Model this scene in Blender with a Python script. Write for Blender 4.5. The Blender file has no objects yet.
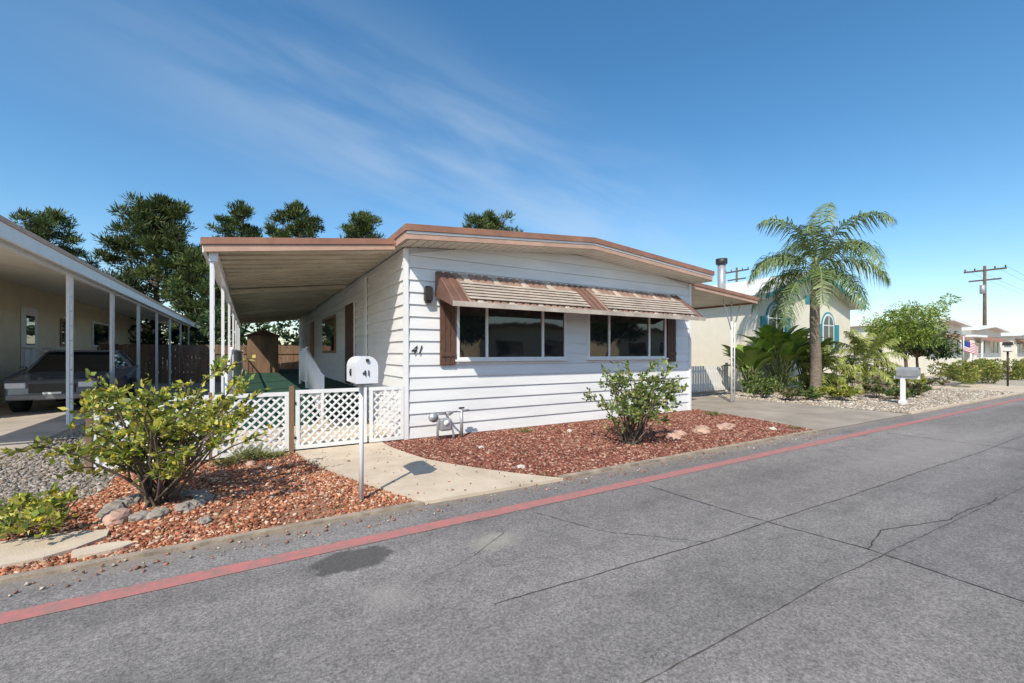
import bpy, math, random
import numpy as np
from mathutils import Vector
random.seed(4); rng=np.random.default_rng(7)
R=math.radians
scene=bpy.context.scene
scene.view_settings.view_transform='Standard'
scene.view_settings.look='None'; scene.view_settings.exposure=0

# ------------------------------------------------------------ materials
def newmat(name):
    m=bpy.data.materials.new(name); m.use_nodes=True
    nt=m.node_tree; return m,nt,nt.nodes['Principled BSDF']
def mat(name,col,rough=.7,var=.12,scale=3.0,bump=0.0,bscale=60,metal=0,stretch=(1,1,1),dirt=None,spec=.5):
    m,nt,b=newmat(name); N=nt.nodes; L=nt.links
    tc=N.new('ShaderNodeTexCoord'); mp=N.new('ShaderNodeMapping'); mp.inputs['Scale'].default_value=stretch
    L.new(tc.outputs['Object'],mp.inputs[0])
    nz=N.new('ShaderNodeTexNoise'); nz.inputs['Scale'].default_value=scale; nz.inputs['Detail'].default_value=6; nz.inputs['Roughness'].default_value=.65
    L.new(mp.outputs[0],nz.inputs['Vector'])
    cr=N.new('ShaderNodeValToRGB'); cr.color_ramp.elements[0].position=.3; cr.color_ramp.elements[1].position=.7
    c=np.array(col)
    d=np.array(dirt) if dirt is not None else c*(1-var*1.5)
    cr.color_ramp.elements[0].color=(*np.clip(d,0,1),1); cr.color_ramp.elements[1].color=(*np.clip(c*(1+var*.5),0,.95),1)
    L.new(nz.outputs['Fac'],cr.inputs[0]); L.new(cr.outputs[0],b.inputs['Base Color'])
    b.inputs['Roughness'].default_value=rough; b.inputs['Metallic'].default_value=metal
    b.inputs['Specular IOR Level'].default_value=spec
    if bump>0:
        n2=N.new('ShaderNodeTexNoise'); n2.inputs['Scale'].default_value=bscale; n2.inputs['Detail'].default_value=4
        L.new(mp.outputs[0],n2.inputs['Vector'])
        bp=N.new('ShaderNodeBump'); bp.inputs['Strength'].default_value=bump; bp.inputs['Distance'].default_value=.01
        L.new(n2.outputs['Fac'],bp.inputs['Height']); L.new(bp.outputs[0],b.inputs['Normal'])
    return m
def colmat(name,rough=.7,trans=0.0,spec=.3):
    m,nt,b=newmat(name); N=nt.nodes; L=nt.links
    a=N.new('ShaderNodeAttribute'); a.attribute_name='Col'
    L.new(a.outputs['Color'],b.inputs['Base Color']); b.inputs['Roughness'].default_value=rough
    b.inputs['Specular IOR Level'].default_value=spec
    if trans>0:
        t=N.new('ShaderNodeBsdfTranslucent'); L.new(a.outputs['Color'],t.inputs['Color'])
        mx=N.new('ShaderNodeMixShader'); mx.inputs[0].default_value=trans
        L.new(b.outputs[0],mx.inputs[1]); L.new(t.outputs[0],mx.inputs[2])
        L.new(mx.outputs[0],nt.nodes['Material Output'].inputs['Surface'])
    return m
M={}
M['leaf']=colmat('leaf_foliage',.5,.35,.4)
M['needle']=colmat('pine_foliage',.6,.2,.3)
M['stone']=colmat('gravel_stone',.9,0,.2)
M['bark']=mat('bark',(.16,.12,.09),.9,.4,8,.6,30,stretch=(1,1,.3))
M['palmbark']=mat('palm_bark',(.24,.19,.14),.9,.35,6,.5,25,stretch=(1,1,4))
M['siding']=mat('white_siding',(.80,.80,.785),.5,.05,1.4,.15,25,stretch=(.5,.5,3),dirt=(.68,.685,.68))
M['sidecream']=mat('tan_siding',(.80,.66,.44),.6,.08,1.2)
M['white']=mat('white_paint',(.82,.82,.80),.5,.06,4)
M['whitemetal']=mat('white_metal',(.75,.76,.77),.35,.05,4)
M['beige']=mat('beige_soffit',(.74,.68,.57),.6,.08,2)
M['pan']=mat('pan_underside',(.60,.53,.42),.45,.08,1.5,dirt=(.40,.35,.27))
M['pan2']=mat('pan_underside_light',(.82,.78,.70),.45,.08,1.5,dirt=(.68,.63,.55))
M['brown']=mat('brown_metal_trim',(.33,.16,.10),.5,.2,3)
M['brownlt']=mat('tan_metal_trim',(.52,.33,.24),.5,.15,3)
M['shutter']=mat('wood_shutter',(.13,.065,.04),.7,.35,6,.4,40,stretch=(8,1,1))
M['dark']=mat('dark_metal',(.03,.025,.022),.5,.2,6)
M['greym']=mat('galvanised_metal',(.42,.43,.44),.4,.15,8,metal=.4)
M['green']=mat('green_carpet',(.018,.075,.048),.95,.25,10,.5,120)
M['woodf']=mat('brown_wood_fence',(.26,.16,.10),.85,.35,3,.3,30,stretch=(1,1,.2))
M['conc']=mat('concrete',(.60,.50,.38),.9,.14,1.8,.35,140,dirt=(.45,.37,.27))
M['kerb']=mat('kerb_concrete',(.38,.31,.23),.9,.35,6,.4,80)
M['drive']=mat('driveway_concrete',(.36,.31,.25),.9,.22,1.1,.3,100)
M['drive2']=mat('driveway_concrete_light',(.46,.40,.33),.9,.22,1.1,.3,100)
M['roofm']=mat('roof_white',(.7,.68,.64),.7,.12,1)
M['teal']=mat('teal_trim',(.03,.26,.32),.5,.1,4)
M['cream']=mat('cream_stucco',(.80,.76,.66),.8,.06,2,.2,60)
M['wall2']=mat('pale_siding',(.80,.74,.60),.6,.05,2)
M['tyre']=mat('tyre_rubber',(.02,.02,.02),.8,.2,10)
M['carp']=mat('car_paint',(.13,.14,.155),.12,.05,2,spec=1.0)
M['pole']=mat('pole_wood',(.14,.10,.075),.9,.3,4)
def glass(name,col=(.012,.014,.016),r=.03):
    m,nt,b=newmat(name); N=nt.nodes; L=nt.links
    b.inputs['Base Color'].default_value=(*col,1); b.inputs['Roughness'].default_value=r
    b.inputs['Specular IOR Level'].default_value=.9; b.inputs['IOR'].default_value=1.6
    tc=N.new('ShaderNodeTexCoord'); n=N.new('ShaderNodeTexNoise'); n.inputs['Scale'].default_value=1.3
    L.new(tc.outputs['Object'],n.inputs['Vector'])
    bp=N.new('ShaderNodeBump'); bp.inputs['Strength'].default_value=.12; bp.inputs['Distance'].default_value=.03
    L.new(n.outputs['Fac'],bp.inputs['Height']); L.new(bp.outputs[0],b.inputs['Normal'])
    return m
M['glass']=glass('window_glass')

# road material
def road_mat():
    m,nt,b=newmat('asphalt'); N=nt.nodes; L=nt.links
    tc=N.new('ShaderNodeTexCoord')
    def noise(s,det=5,st=(1,1,1),rough=.6):
        mp=N.new('ShaderNodeMapping'); mp.inputs['Scale'].default_value=st; L.new(tc.outputs['Object'],mp.inputs[0])
        n=N.new('ShaderNodeTexNoise'); n.inputs['Scale'].default_value=s; n.inputs['Detail'].default_value=det; n.inputs['Roughness'].default_value=rough
        L.new(mp.outputs[0],n.inputs['Vector']); return n.outputs['Fac']
    def ramp(f,p0,c0,p1,c1):
        r=N.new('ShaderNodeValToRGB'); e=r.color_ramp.elements
        e[0].position=p0; e[0].color=(c0,c0,c0,1) if not isinstance(c0,tuple) else (*c0,1)
        e[1].position=p1; e[1].color=(c1,c1,c1,1) if not isinstance(c1,tuple) else (*c1,1)
        L.new(f,r.inputs[0]); return r.outputs[0]
    def mix(mode,fac,a,bb):
        x=N.new('ShaderNodeMix'); x.data_type='RGBA'; x.blend_type=mode
        if isinstance(fac,float): x.inputs[0].default_value=fac
        else: L.new(fac,x.inputs[0])
        L.new(a,x.inputs[6])
        if isinstance(bb,tuple): x.inputs[7].default_value=(*bb,1)
        else: L.new(bb,x.inputs[7])
        return x.outputs[2]
    def mth(op,a,b_=None,c_=None):
        x=N.new('ShaderNodeMath'); x.operation=op
        for i,q in enumerate((a,b_,c_)):
            if q is None: continue
            if isinstance(q,(int,float)): x.inputs[i].default_value=q
            else: L.new(q,x.inputs[i])
        return x.outputs[0]
    base=ramp(noise(.45,7,(.5,1,1),.65),.32,(.178,.166,.158),.68,(.245,.229,.215))
    c=mix('MULTIPLY',1.0,base,ramp(noise(60,4,(1,1,1),.75),.34,.56,.66,1.42))
    c=mix('MULTIPLY',.7,c,ramp(noise(220,2),.3,.5,.7,1.5))
    c=mix('MULTIPLY',1.0,c,ramp(noise(18,6,(1,1,1),.7),.32,.86,.68,1.12))
    c=mix('MULTIPLY',.9,c,ramp(noise(1.3,5,(.12,1,1)),.35,.80,.65,1.14))
    c=mix('MULTIPLY',1.0,c,ramp(noise(5,8,(1,1,1),.7),.30,.80,.55,1.04))
    c=mix('MULTIPLY',1.0,c,ramp(noise(.9,8,(1,1,1),.75),.56,1.0,.62,.86))
    sx=N.new('ShaderNodeSeparateXYZ'); L.new(tc.outputs['Object'],sx.inputs[0]); X,Y=sx.outputs[0],sx.outputs[1]
    m1=mth('MULTIPLY',mth('GREATER_THAN',X,3.88),mth('LESS_THAN',Y,1.33))
    c=mix('MIX',mth('MULTIPLY',m1,.5),c,mix('MULTIPLY',1.0,c,(.86,.86,.88)))
    m2=mth('MULTIPLY',mth('LESS_THAN',X,3.80),mth('LESS_THAN',Y,1.36))
    c=mix('MIX',mth('MULTIPLY',m2,.8),c,mix('MULTIPLY',1.0,c,(1.08,1.07,1.05)))
    m3=mth('MULTIPLY',mth('GREATER_THAN',X,3.78),mth('GREATER_THAN',Y,2.03))
    c=mix('MIX',mth('MULTIPLY',m3,.8),c,mix('MULTIPLY',1.0,c,(1.10,1.08,1.05)))
    edg=N.new('ShaderNodeMapRange'); L.new(mth('ADD',Y,mth('MULTIPLY',noise(4,7,(.6,1,1),.7),.6)),edg.inputs[0]); edg.inputs[1].default_value=4.08; edg.inputs[2].default_value=4.4; edg.inputs[3].default_value=0; edg.inputs[4].default_value=.75
    c=mix('MIX',edg.outputs[0],c,(.29,.23,.17))
    def spot(x,y,rx,ry,edge=.25):
        mp=N.new('ShaderNodeMapping'); mp.vector_type='POINT'
        mp.inputs['Location'].default_value=(-x/rx,-y/ry,0); mp.inputs['Scale'].default_value=(1/rx,1/ry,0)
        L.new(tc.outputs['Object'],mp.inputs[0])
        ln=N.new('ShaderNodeVectorMath'); ln.operation='LENGTH'; L.new(mp.outputs[0],ln.inputs[0])
        ad=N.new('ShaderNodeMath'); ad.operation='MULTIPLY_ADD'; L.new(noise(7,5),ad.inputs[0]); ad.inputs[1].default_value=1.2; L.new(ln.outputs['Value'],ad.inputs[2])
        mr=N.new('ShaderNodeMapRange'); L.new(ad.outputs[0],mr.inputs[0]); mr.inputs[1].default_value=1.6-edge; mr.inputs[2].default_value=1.6+edge*.5; mr.inputs[3].default_value=1; mr.inputs[4].default_value=0
        return mr.outputs[0]
    def half(sp,k=.6): return mth('MULTIPLY',sp,k)
    c=mix('MIX',half(spot(.62,3.20,.28,.17,.12),.75),c,(.06,.058,.057))
    c=mix('MIX',half(spot(1.62,2.95,.20,.15,.5),.5),c,(.38,.35,.29))
    c=mix('MIX',half(spot(.70,2.62,.18,.15,.6),.4),c,(.33,.31,.27))
    c=mix('MIX',half(spot(-.4,2.3,.5,.25,.5),.3),c,(.11,.105,.10))
    c=mix('MIX',half(spot(9,2.4,3.0,.5,.5),.4),c,(.28,.26,.24))
    L.new(c,b.inputs['Base Color']); b.inputs['Roughness'].default_value=.85; b.inputs['Specular IOR Level'].default_value=.3
    bp=N.new('ShaderNodeBump'); bp.inputs['Strength'].default_value=.7; bp.inputs['Distance'].default_value=.006
    L.new(noise(90,4),bp.inputs['Height']); L.new(bp.outputs[0],b.inputs['Normal'])
    return m
M['road']=road_mat()
def redpaint():
    m,nt,b=newmat('worn_red_paint'); N=nt.nodes; L=nt.links
    tc=N.new('ShaderNodeTexCoord'); n=N.new('ShaderNodeTexNoise'); n.inputs['Scale'].default_value=9; n.inputs['Detail'].default_value=10; n.inputs['Roughness'].default_value=.8
    L.new(tc.outputs['Object'],n.inputs['Vector'])
    r=N.new('ShaderNodeValToRGB'); e=r.color_ramp.elements
    e[0].position=.36; e[0].color=(.23,.17,.15,1); e[1].position=.58; e[1].color=(.46,.16,.145,1)
    L.new(n.outputs['Fac'],r.inputs[0]); L.new(r.outputs[0],b.inputs['Base Color']); b.inputs['Roughness'].default_value=.85
    return m
M['red']=redpaint()

# ------------------------------------------------------------ geometry helpers
COL=scene.collection
def empty(name,loc=(0,0,0)):
    o=bpy.data.objects.new(name,None); COL.objects.link(o); return o
def meshobj(name,verts,faces,m,parent=None,smooth=False):
    me=bpy.data.meshes.new(name); me.from_pydata([tuple(v) for v in verts],[],faces)
    if isinstance(m,(list,tuple)):
        for x in m: me.materials.append(x)
    elif m: me.materials.append(m)
    me.update()
    if smooth: me.polygons.foreach_set('use_smooth',[True]*len(me.polygons))
    o=bpy.data.objects.new(name,me); COL.objects.link(o)
    if parent: o.parent=parent
    return o
def box(name,x0,x1,y0,y1,z0,z1,m,parent=None,bevel=0):
    v=[(x0,y0,z0),(x1,y0,z0),(x1,y1,z0),(x0,y1,z0),(x0,y0,z1),(x1,y0,z1),(x1,y1,z1),(x0,y1,z1)]
    f=[(0,3,2,1),(4,5,6,7),(0,1,5,4),(1,2,6,5),(2,3,7,6),(3,0,4,7)]
    o=meshobj(name,v,f,m,parent)
    if bevel:
        b=o.modifiers.new('b','BEVEL'); b.width=bevel; b.segments=2
    return o
def boxes(name,lst,m,parent=None):
    V=[];F=[]
    for (x0,x1,y0,y1,z0,z1) in lst:
        n=len(V)
        V+=[(x0,y0,z0),(x1,y0,z0),(x1,y1,z0),(x0,y1,z0),(x0,y0,z1),(x1,y0,z1),(x1,y1,z1),(x0,y1,z1)]
        F+=[tuple(i+n for i in q) for q in [(0,3,2,1),(4,5,6,7),(0,1,5,4),(1,2,6,5),(2,3,7,6),(3,0,4,7)]]
    return meshobj(name,V,F,m,parent)
def extr(name,pts,vec,m,parent=None):
    n=len(pts); v=[Vector(p) for p in pts]+[Vector(p)+Vector(vec) for p in pts]
    f=[tuple(range(n))[::-1],tuple(range(n,2*n))]+[(i,(i+1)%n,(i+1)%n+n,i+n) for i in range(n)]
    o=meshobj(name,v,f,m,parent)
    import bmesh
    bm=bmesh.new(); bm.from_mesh(o.data); bmesh.ops.recalc_face_normals(bm,faces=bm.faces); bm.to_mesh(o.data); bm.free()
    return o
def sheet(name,pts,z,m,parent=None):
    return meshobj(name,[(x,y,z) for x,y in pts],[tuple(range(len(pts)))],m,parent)
class Tubes:
    def __init__(s): s.V=[]; s.F=[]
    def add(s,pts,rad,seg=6,cap=True):
        pts=[Vector(p) for p in pts]
        if not hasattr(rad,'__len__'): rad=[rad]*len(pts)
        n0=len(s.V)
        for i,p in enumerate(pts):
            d=(pts[min(i+1,len(pts)-1)]-pts[max(i-1,0)]).normalized()
            a=Vector((0,0,1)) if abs(d.z)<.9 else Vector((1,0,0))
            u=d.cross(a).normalized(); w=d.cross(u).normalized()
            for k in range(seg):
                t=2*math.pi*k/seg; s.V.append(p+(u*math.cos(t)+w*math.sin(t))*rad[i])
        for i in range(len(pts)-1):
            for k in range(seg):
                a=n0+i*seg+k; b=n0+i*seg+(k+1)%seg
                s.F.append((a,b,b+seg,a+seg))
        if cap:
            s.F.append(tuple(n0+k for k in range(seg))[::-1]); e=n0+(len(pts)-1)*seg
            s.F.append(tuple(e+k for k in range(seg)))
    def obj(s,name,m,parent=None,smooth=True): return meshobj(name,s.V,s.F,m,parent,smooth)
def tube(name,pts,rad,m,parent=None,seg=10):
    t=Tubes(); t.add(pts,rad,seg); return t.obj(name,m,parent)
def npmesh(name,V,nper,cols,m,parent=None,faces=None):
    N,k,_=V.shape
    me=bpy.data.meshes.new(name)
    me.vertices.add(N*k); me.vertices.foreach_set('co',V.reshape(-1).astype(np.float32))
    fa=np.array(faces); nf,fl=fa.shape
    idx=(fa[None]+(np.arange(N)*k)[:,None,None]).reshape(-1)
    me.loops.add(len(idx)); me.loops.foreach_set('vertex_index',idx.astype(np.int32))
    me.polygons.add(N*nf); me.polygons.foreach_set('loop_start',(np.arange(N*nf)*fl).astype(np.int32))
    me.update(calc_edges=True)
    ca=me.color_attributes.new('Col','FLOAT_COLOR','POINT')
    c=np.ones((N,k,4),np.float32); c[:,:,:3]=cols[:,None,:]
    ca.data.foreach_set('color',c.reshape(-1))
    me.materials.append(m); me.validate()
    o=bpy.data.objects.new(name,me); COL.objects.link(o)
    if parent: o.parent=parent
    return o
def unit(a): return a/np.maximum(np.linalg.norm(a,axis=-1,keepdims=True),1e-9)
def leaves(name,P,D,Ln,W,cols,m,parent=None):
    N=len(P); D=unit(D); rnd=unit(rng.normal(size=(N,3))); S=unit(np.cross(D,rnd)); U=np.cross(S,D)
    Ln=np.broadcast_to(Ln,(N,))[:,None]; W=np.broadcast_to(W,(N,))[:,None]
    V=np.stack([P,P+D*Ln*.45+S*W*.5+U*W*.12,P+D*Ln-U*W*.15,P+D*Ln*.45-S*W*.5+U*W*.12],1)
    return npmesh(name,V,4,cols,m,parent,[(0,1,2,3)])
def pal(N,palette,jit=.18,w=None):
    p=np.array(palette); i=rng.choice(len(p),N,p=w); c=p[i]*(1+rng.normal(0,jit,(N,1))); return np.clip(c,.004,.9)
def inpoly(P,poly):
    x,y=P[:,0],P[:,1]; ins=np.zeros(len(P),bool); n=len(poly)
    for i in range(n):
        x0,y0=poly[i]; x1,y1=poly[(i+1)%n]
        if y0==y1: continue
        c=((y0>y)!=(y1>y))&(x<(x1-x0)*(y-y0)/(y1-y0)+x0); ins^=c
    return ins
def stones(name,poly,n,s0,s1,palette,parent=None,z=0.0,w=None,flat=.6,mound=None,thin=0):
    poly=np.array(poly); lo=poly.min(0); hi=poly.max(0)
    P=rng.uniform(lo,hi,(n,2)); P=P[inpoly(P,poly)]
    if thin:
        f=np.sin(P[:,0]*2.3+1)+np.sin(P[:,1]*3.1+P[:,0]*1.1)+.7*np.sin(P[:,0]*6.1-P[:,1]*4.7)
        P=P[rng.uniform(0,1,len(P))>np.clip((f-.3)*thin,0,.85)]
    N=len(P)
    cube=np.array([(-1,-1,-1),(1,-1,-1),(1,1,-1),(-1,1,-1),(-1,-1,1),(1,-1,1),(1,1,1),(-1,1,1)],float)*.5
    s=s0+(s1-s0)*rng.uniform(0,1,(N,1,1))**2; V=cube[None]+rng.normal(0,.16,(N,8,3)); V[:,4:,:2]*=.7
    V*=s; V[:,:,2]*=flat; V[:,:,0]*=rng.uniform(.8,1.5,(N,1))
    t=rng.uniform(0,6.28,N); c,sn=np.cos(t)[:,None],np.sin(t)[:,None]
    X=V[:,:,0]*c-V[:,:,1]*sn; Y=V[:,:,0]*sn+V[:,:,1]*c; Z=V[:,:,2]+rng.uniform(-.4,.6,(N,1))*X*.6
    zz=z+rng.uniform(0,.012,(N,1))
    V=np.stack([X+P[:,0:1],Y+P[:,1:2],Z+zz],-1)
    return npmesh(name,V,8,pal(N,palette,.2,w),M['stone'],parent,[(0,3,2,1),(4,5,6,7),(0,1,5,4),(1,2,6,5),(2,3,7,6),(3,0,4,7)])
def rock(name,x,y,r,col,parent=None,sz=.7,z=0):
    import bmesh
    bm=bmesh.new(); bmesh.ops.create_icosphere(bm,subdivisions=3,radius=r)
    o3=Vector((random.uniform(0,50),)*3)
    from mathutils import noise as nz
    for v in bm.verts:
        d=v.co.normalized(); f=1+.35*nz.noise(d*1.6+o3)+.12*nz.noise(d*5+o3); v.co=Vector((v.co.x*f*1.15,v.co.y*f*.9,v.co.z*f*sz))
    me=bpy.data.meshes.new(name); bm.to_mesh(me); bm.free(); me.materials.append(col)
    o=bpy.data.objects.new(name,me); COL.objects.link(o); o.location=(x,y,z+r*sz*.45); o.rotation_euler=(0,0,random.uniform(0,6))
    if parent: o.parent=parent
    return o

# ------------------------------------------------------------ ground & road
M['dirt']=mat('dry_ground',(.30,.25,.19),.95,.25,.8,.4,40)
sheet('ground',[(-600,-600),(900,-600),(900,900),(-600,900)],0,M['dirt'])
sheet('road',[(-120,-8),(400,-8),(400,3.99),(-120,3.99)],.004,M['road'])
def strip_line(name,pts,w,z,m,parent=None,jit=.0):
    V=[];F=[]
    P=[]
    for (a,b) in zip(pts[:-1],pts[1:]):
        a=Vector(a);b=Vector(b); n=max(2,int((b-a).length/.05)); n=min(n,600)
        for i in range(n): P.append(a+(b-a)*i/n)
    P.append(Vector(pts[-1])); off=0
    for i,p in enumerate(P):
        d=(P[min(i+1,len(P)-1)]-P[max(i-1,0)]).normalized(); nn=Vector((-d.y,d.x))
        off=off*.93+random.gauss(0,jit); ww=w*(random.uniform(.4,1.4) if jit else 1)
        q=p+nn*off
        V+=[(*(q+nn*ww/2),z),(*(q-nn*ww/2),z)]
    for i in range(len(P)-1): F.append((2*i,2*i+1,2*i+3,2*i+2))
    return meshobj(name,V,F,m,parent)
strip_line('red_curb_line',[(-30,3.46),(-1.2,3.46),(20,3.52),(90,3.6)],.145,.008,M['red'],None,.0)
M['crack']=mat('crack_filler',(.05,.048,.046),.9,.3,9)
M['seam']=mat('asphalt_seam',(.08,.075,.07),.9,.3,9)
cr=empty('road_cracks')
strip_line('seam_a',[(-6,1.36),(3.1,1.34),(7,1.2),(40,1.1)],.007,.0075,M['seam'],cr,.002)
strip_line('seam_b',[(1.2,2.2),(3.1,2.08),(9,1.95),(40,1.9)],.009,.0079,M['seam'],cr,.002)
strip_line('crack_a',[(3.72,3.3),(3.76,2.3),(3.9,1.41),(3.85,.6),(3.9,-2)],.010,.0083,M['crack'],cr,.003)
strip_line('crack_b',[(3.9,1.41),(4.4,1.5),(5.2,1.3),(6.4,1.25)],.008,.0087,M['crack'],cr,.005)
strip_line('crack_d',[(9.8,3.3),(9.9,1.2),(9.7,-1)],.014,.0087,M['seam'],cr,.005)
strip_line('crack_f',[(2.2,3.3),(2.5,2.6),(3.0,2.1)],.005,.0089,M['seam'],cr,.004)
for i in range(4):
    x=random.uniform(-1,9); y=random.uniform(.6,3.1); a=random.uniform(-.4,.4); l=random.uniform(.3,1.0)
    strip_line('hairline_crack',[(x,y),(x+l*.5*math.cos(a),y+l*.5*math.sin(a)+random.gauss(0,.04)),(x+l*math.cos(a+.2),y+l*math.sin(a+.2))],.003,.0095+i*.0001,M['seam'],cr,.004)

boxes('kerb_edging',[(-8,1.42,3.99,4.06,0,.03),(3.05,9.0,3.97,4.05,0,.035)],M['kerb'])
PATH=[(.56,7.02),(.66,6.4),(.85,5.6),(1.1,4.9),(1.42,4.0),(3.04,3.94),(2.72,4.35),(2.42,4.8),(2.2,5.2),(2.02,5.6),(1.9,6.1),(1.82,6.6),(1.80,7.02)]
M['soil']=mat('mulch_soil',(.34,.17,.10),.95,.4,7,.8,60)
M['soilr']=mat('mulch_soil_dark',(.14,.06,.04),.95,.4,7,.8,60)
M['soil2']=mat('pebble_soil',(.24,.20,.16),.95,.3,5,.6,60)
extr('concrete_path',[(x,y,0) for x,y in PATH],(0,0,.035),M['conc'])
sheet('porch_slab',[(-.45,7.14),(2.18,7.14),(2.18,26),(-.45,26)],.03,M['conc'])
bedL=[(-2.1,4.07),(1.40,4.07),(1.08,4.9),(.83,5.6),(.64,6.4),(.54,7.05),(-1.35,7.05),(-1.3,6.1),(-1.65,5.2)]
bedR=[(3.1,4.06),(8.95,4.06),(9.35,5.2),(9.7,7.06),(1.85,7.06),(1.92,6.1),(2.05,5.6),(2.22,5.24),(2.45,4.82),(2.76,4.37)]
gb=empty('red_gravel_bed'); sheet('soil',bedL,.006,M['soil'],gb)
stones('gravel',bedL,42000,.009,.034,[(.42,.16,.085),(.33,.12,.065),(.50,.25,.14),(.22,.08,.045),(.56,.40,.28)],gb,.008,thin=.5)
gb2=empty('red_gravel_bed'); sheet('soil',bedR,.006,M['soilr'],gb2)
stones('gravel',bedR,85000,.010,.038,[(.25,.085,.06),(.18,.065,.045),(.31,.13,.085),(.12,.045,.03),(.42,.27,.20)],gb2,.010,thin=.15)
stones('stray_gravel',[(-2.5,3.7),(9,3.7),(9,4.0),(-2.5,4.0)],420,.008,.022,[(.40,.18,.11),(.28,.12,.08),(.45,.38,.30)],gb2,.008)
stones('stray_gravel',PATH,160,.008,.02,[(.40,.18,.11),(.28,.12,.08)],gb,.037)
PEB=[(-3.0,4.07),(-2.1,4.07),(-1.65,5.2),(-1.3,6.1),(-1.35,7.05),(-.5,7.12),(-.5,12),(-2.7,12)]
pb=empty('pebble_bed'); sheet('soil',PEB,.005,M['soil2'],pb)
stones('pebbles',PEB,30000,.012,.042,[(.30,.275,.24),(.21,.19,.165),(.38,.34,.29),(.27,.21,.15)],pb,.007,thin=.2)
SS=empty('stepping_stones')
for k,(cx,cy,rx,ry) in enumerate([(-1.50,4.50,.55,.30),(-.93,4.24,.17,.10),(-2.0,5.3,.3,.25)]):
    extr('slab',[(cx+rx*math.cos(a)*(1+.12*math.sin(3*a+k)),cy+ry*math.sin(a)*(1+.1*math.cos(2*a)),0) for a in np.linspace(0,6.28,13)[:-1]],(0,0,.04),M['conc'],SS)
sheet('driveway',[(-8,4.0),(-3.0,4.0),(-2.7,40),(-8,40)],.008,M['drive2'])
sheet('driveway',[(9.05,4.0),(13.4,4.0),(13.0,20),(9.75,20),(9.75,7.1),(9.4,5.2)],.008,M['drive'])
YR=[(13.5,4.0),(24,4.0),(24,9.6),(13.1,9.6)]
yr=empty('white_gravel_yard'); M['wg']=mat('white_gravel',(.44,.39,.31),.95,.25,5,.8,60)
sheet('gravel_base',YR,.006,M['wg'],yr)
stones('gravel',YR,26000,.02,.06,[(.46,.41,.34),(.35,.30,.24),(.54,.50,.43),(.29,.22,.15)],yr,.008)
sheet('driveway',[(24.05,4.0),(29,4.0),(29,12),(24.05,12)],.008,M['conc'])
sheet('white_gravel_yard',[(29.05,4.0),(60,4.0),(60,12),(29.05,12)],.006,M['wg'])
boxes('kerb_edging',[(13.5,24,3.98,4.08,0,.05),(29.1,70,3.98,4.08,0,.05)],M['conc'])

# ------------------------------------------------------------ main mobile home
H=empty('mobile_home')
X0,X1,YF,YB=2.19,9.43,7.07,25.3
XC=(X0+X1)/2; ZE,ZR=3.20,3.50
def roofz(x,e=ZE,r=ZR): return r-(r-e)*abs(x-XC)/(X1-XC)
extr('core_walls',[(X0+.03,YF+.04,0),(X1-.03,YF+.04,0),(X1-.03,YF+.04,ZE),(XC,YF+.04,ZR),(X0+.03,YF+.04,ZE)],(0,YB-YF-.04,0),M['siding'],H)
bh=.203
V=[];F=[]
z=.03
while z<ZR-.02:
    z2=min(z+bh,ZR)
    def xr(zz):
        if zz<=ZE: return X0,X1
        t=(zz-ZE)/(ZR-ZE)*(X1-XC); return X0+t,X1-t
    a0,a1=xr(z); b0,b1=xr(z2); n=len(V)
    yo=YF-.008; yi=YF+.016
    V+=[(a0,yo,z),(a1,yo,z),(b1,yi,z2),(b0,yi,z2),(a0,yo+.030,z+.004),(a1,yo+.030,z+.004)]
    F+=[(n,n+1,n+2,n+3),(n+4,n+5,n+1,n)]
    z+=bh
z=.03
while z<3.15:
    z2=min(z+bh,3.2); n=len(V); xo=X0-.010; xi=X0+.016
    V+=[(xo,YF,z),(xo,YB,z),(xi,YB,z2),(xi,YF,z2),(xo+.035,YF,z+.004),(xo+.035,YB,z+.004)]
    F+=[(n+3,n+2,n+1,n),(n,n+1,n+5,n+4)]
    z+=bh
meshobj('lap_siding',V,F,M['siding'],H)
boxes('corner_trim',[(X0-.022,X0+.05,YF-.023,YF+.05,.02,3.17),(X1-.05,X1+.022,YF-.023,YF+.05,.02,3.17)],M['white'],H)
YO=6.55; XL=2.07; XRr=9.53
def chev(zb,zt,x0=XL,x1=XRr):
    e0=3.20; r0=3.50
    return [(x0,e0+zb),(XC,r0+zb),(x1,e0+zb),(x1,e0+zt),(XC,r0+zt),(x0,e0+zt)]
def chevron(name,zb,zt,y0,y1,m,x0=XL,x1=XRr):
    return extr(name,[(x,y0,z) for x,z in chev(zb,zt,x0,x1)],(0,y1-y0,0),m,H)
chevron('roof_deck',.02,.17,YO+.01,YB+.3,M['roofm'],XL+.012,XRr-.012)
chevron('fascia_upper',.115,.215,YO-.05,YO+.008,M['brown'],XL-.05,XRr+.05)
chevron('fascia_band',.078,.112,YO-.028,YO+.008,M['white'],XL-.02,XRr+.02)
chevron('fascia_lower',-.005,.075,YO-.018,YO+.008,M['brownlt'],XL-.02,XRr+.02)
for x,sgn in ((XL,-1),(XRr,1)):
    a,b=(x-.05,x+.01) if sgn<0 else (x-.01,x+.05)
    box('side_fascia_upper',a,b,YO+.010,YB+.3,3.313,3.413,M['brown'],H)
    a,b=(x-.03,x+.01) if sgn<0 else (x-.01,x+.03)
    box('side_fascia_lower',a,b,YO+.010,YB+.3,3.195,3.311,M['brownlt'],H)
xs=np.arange(XL+.03,XRr-.05,.16)
V=[];F=[]
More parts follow.
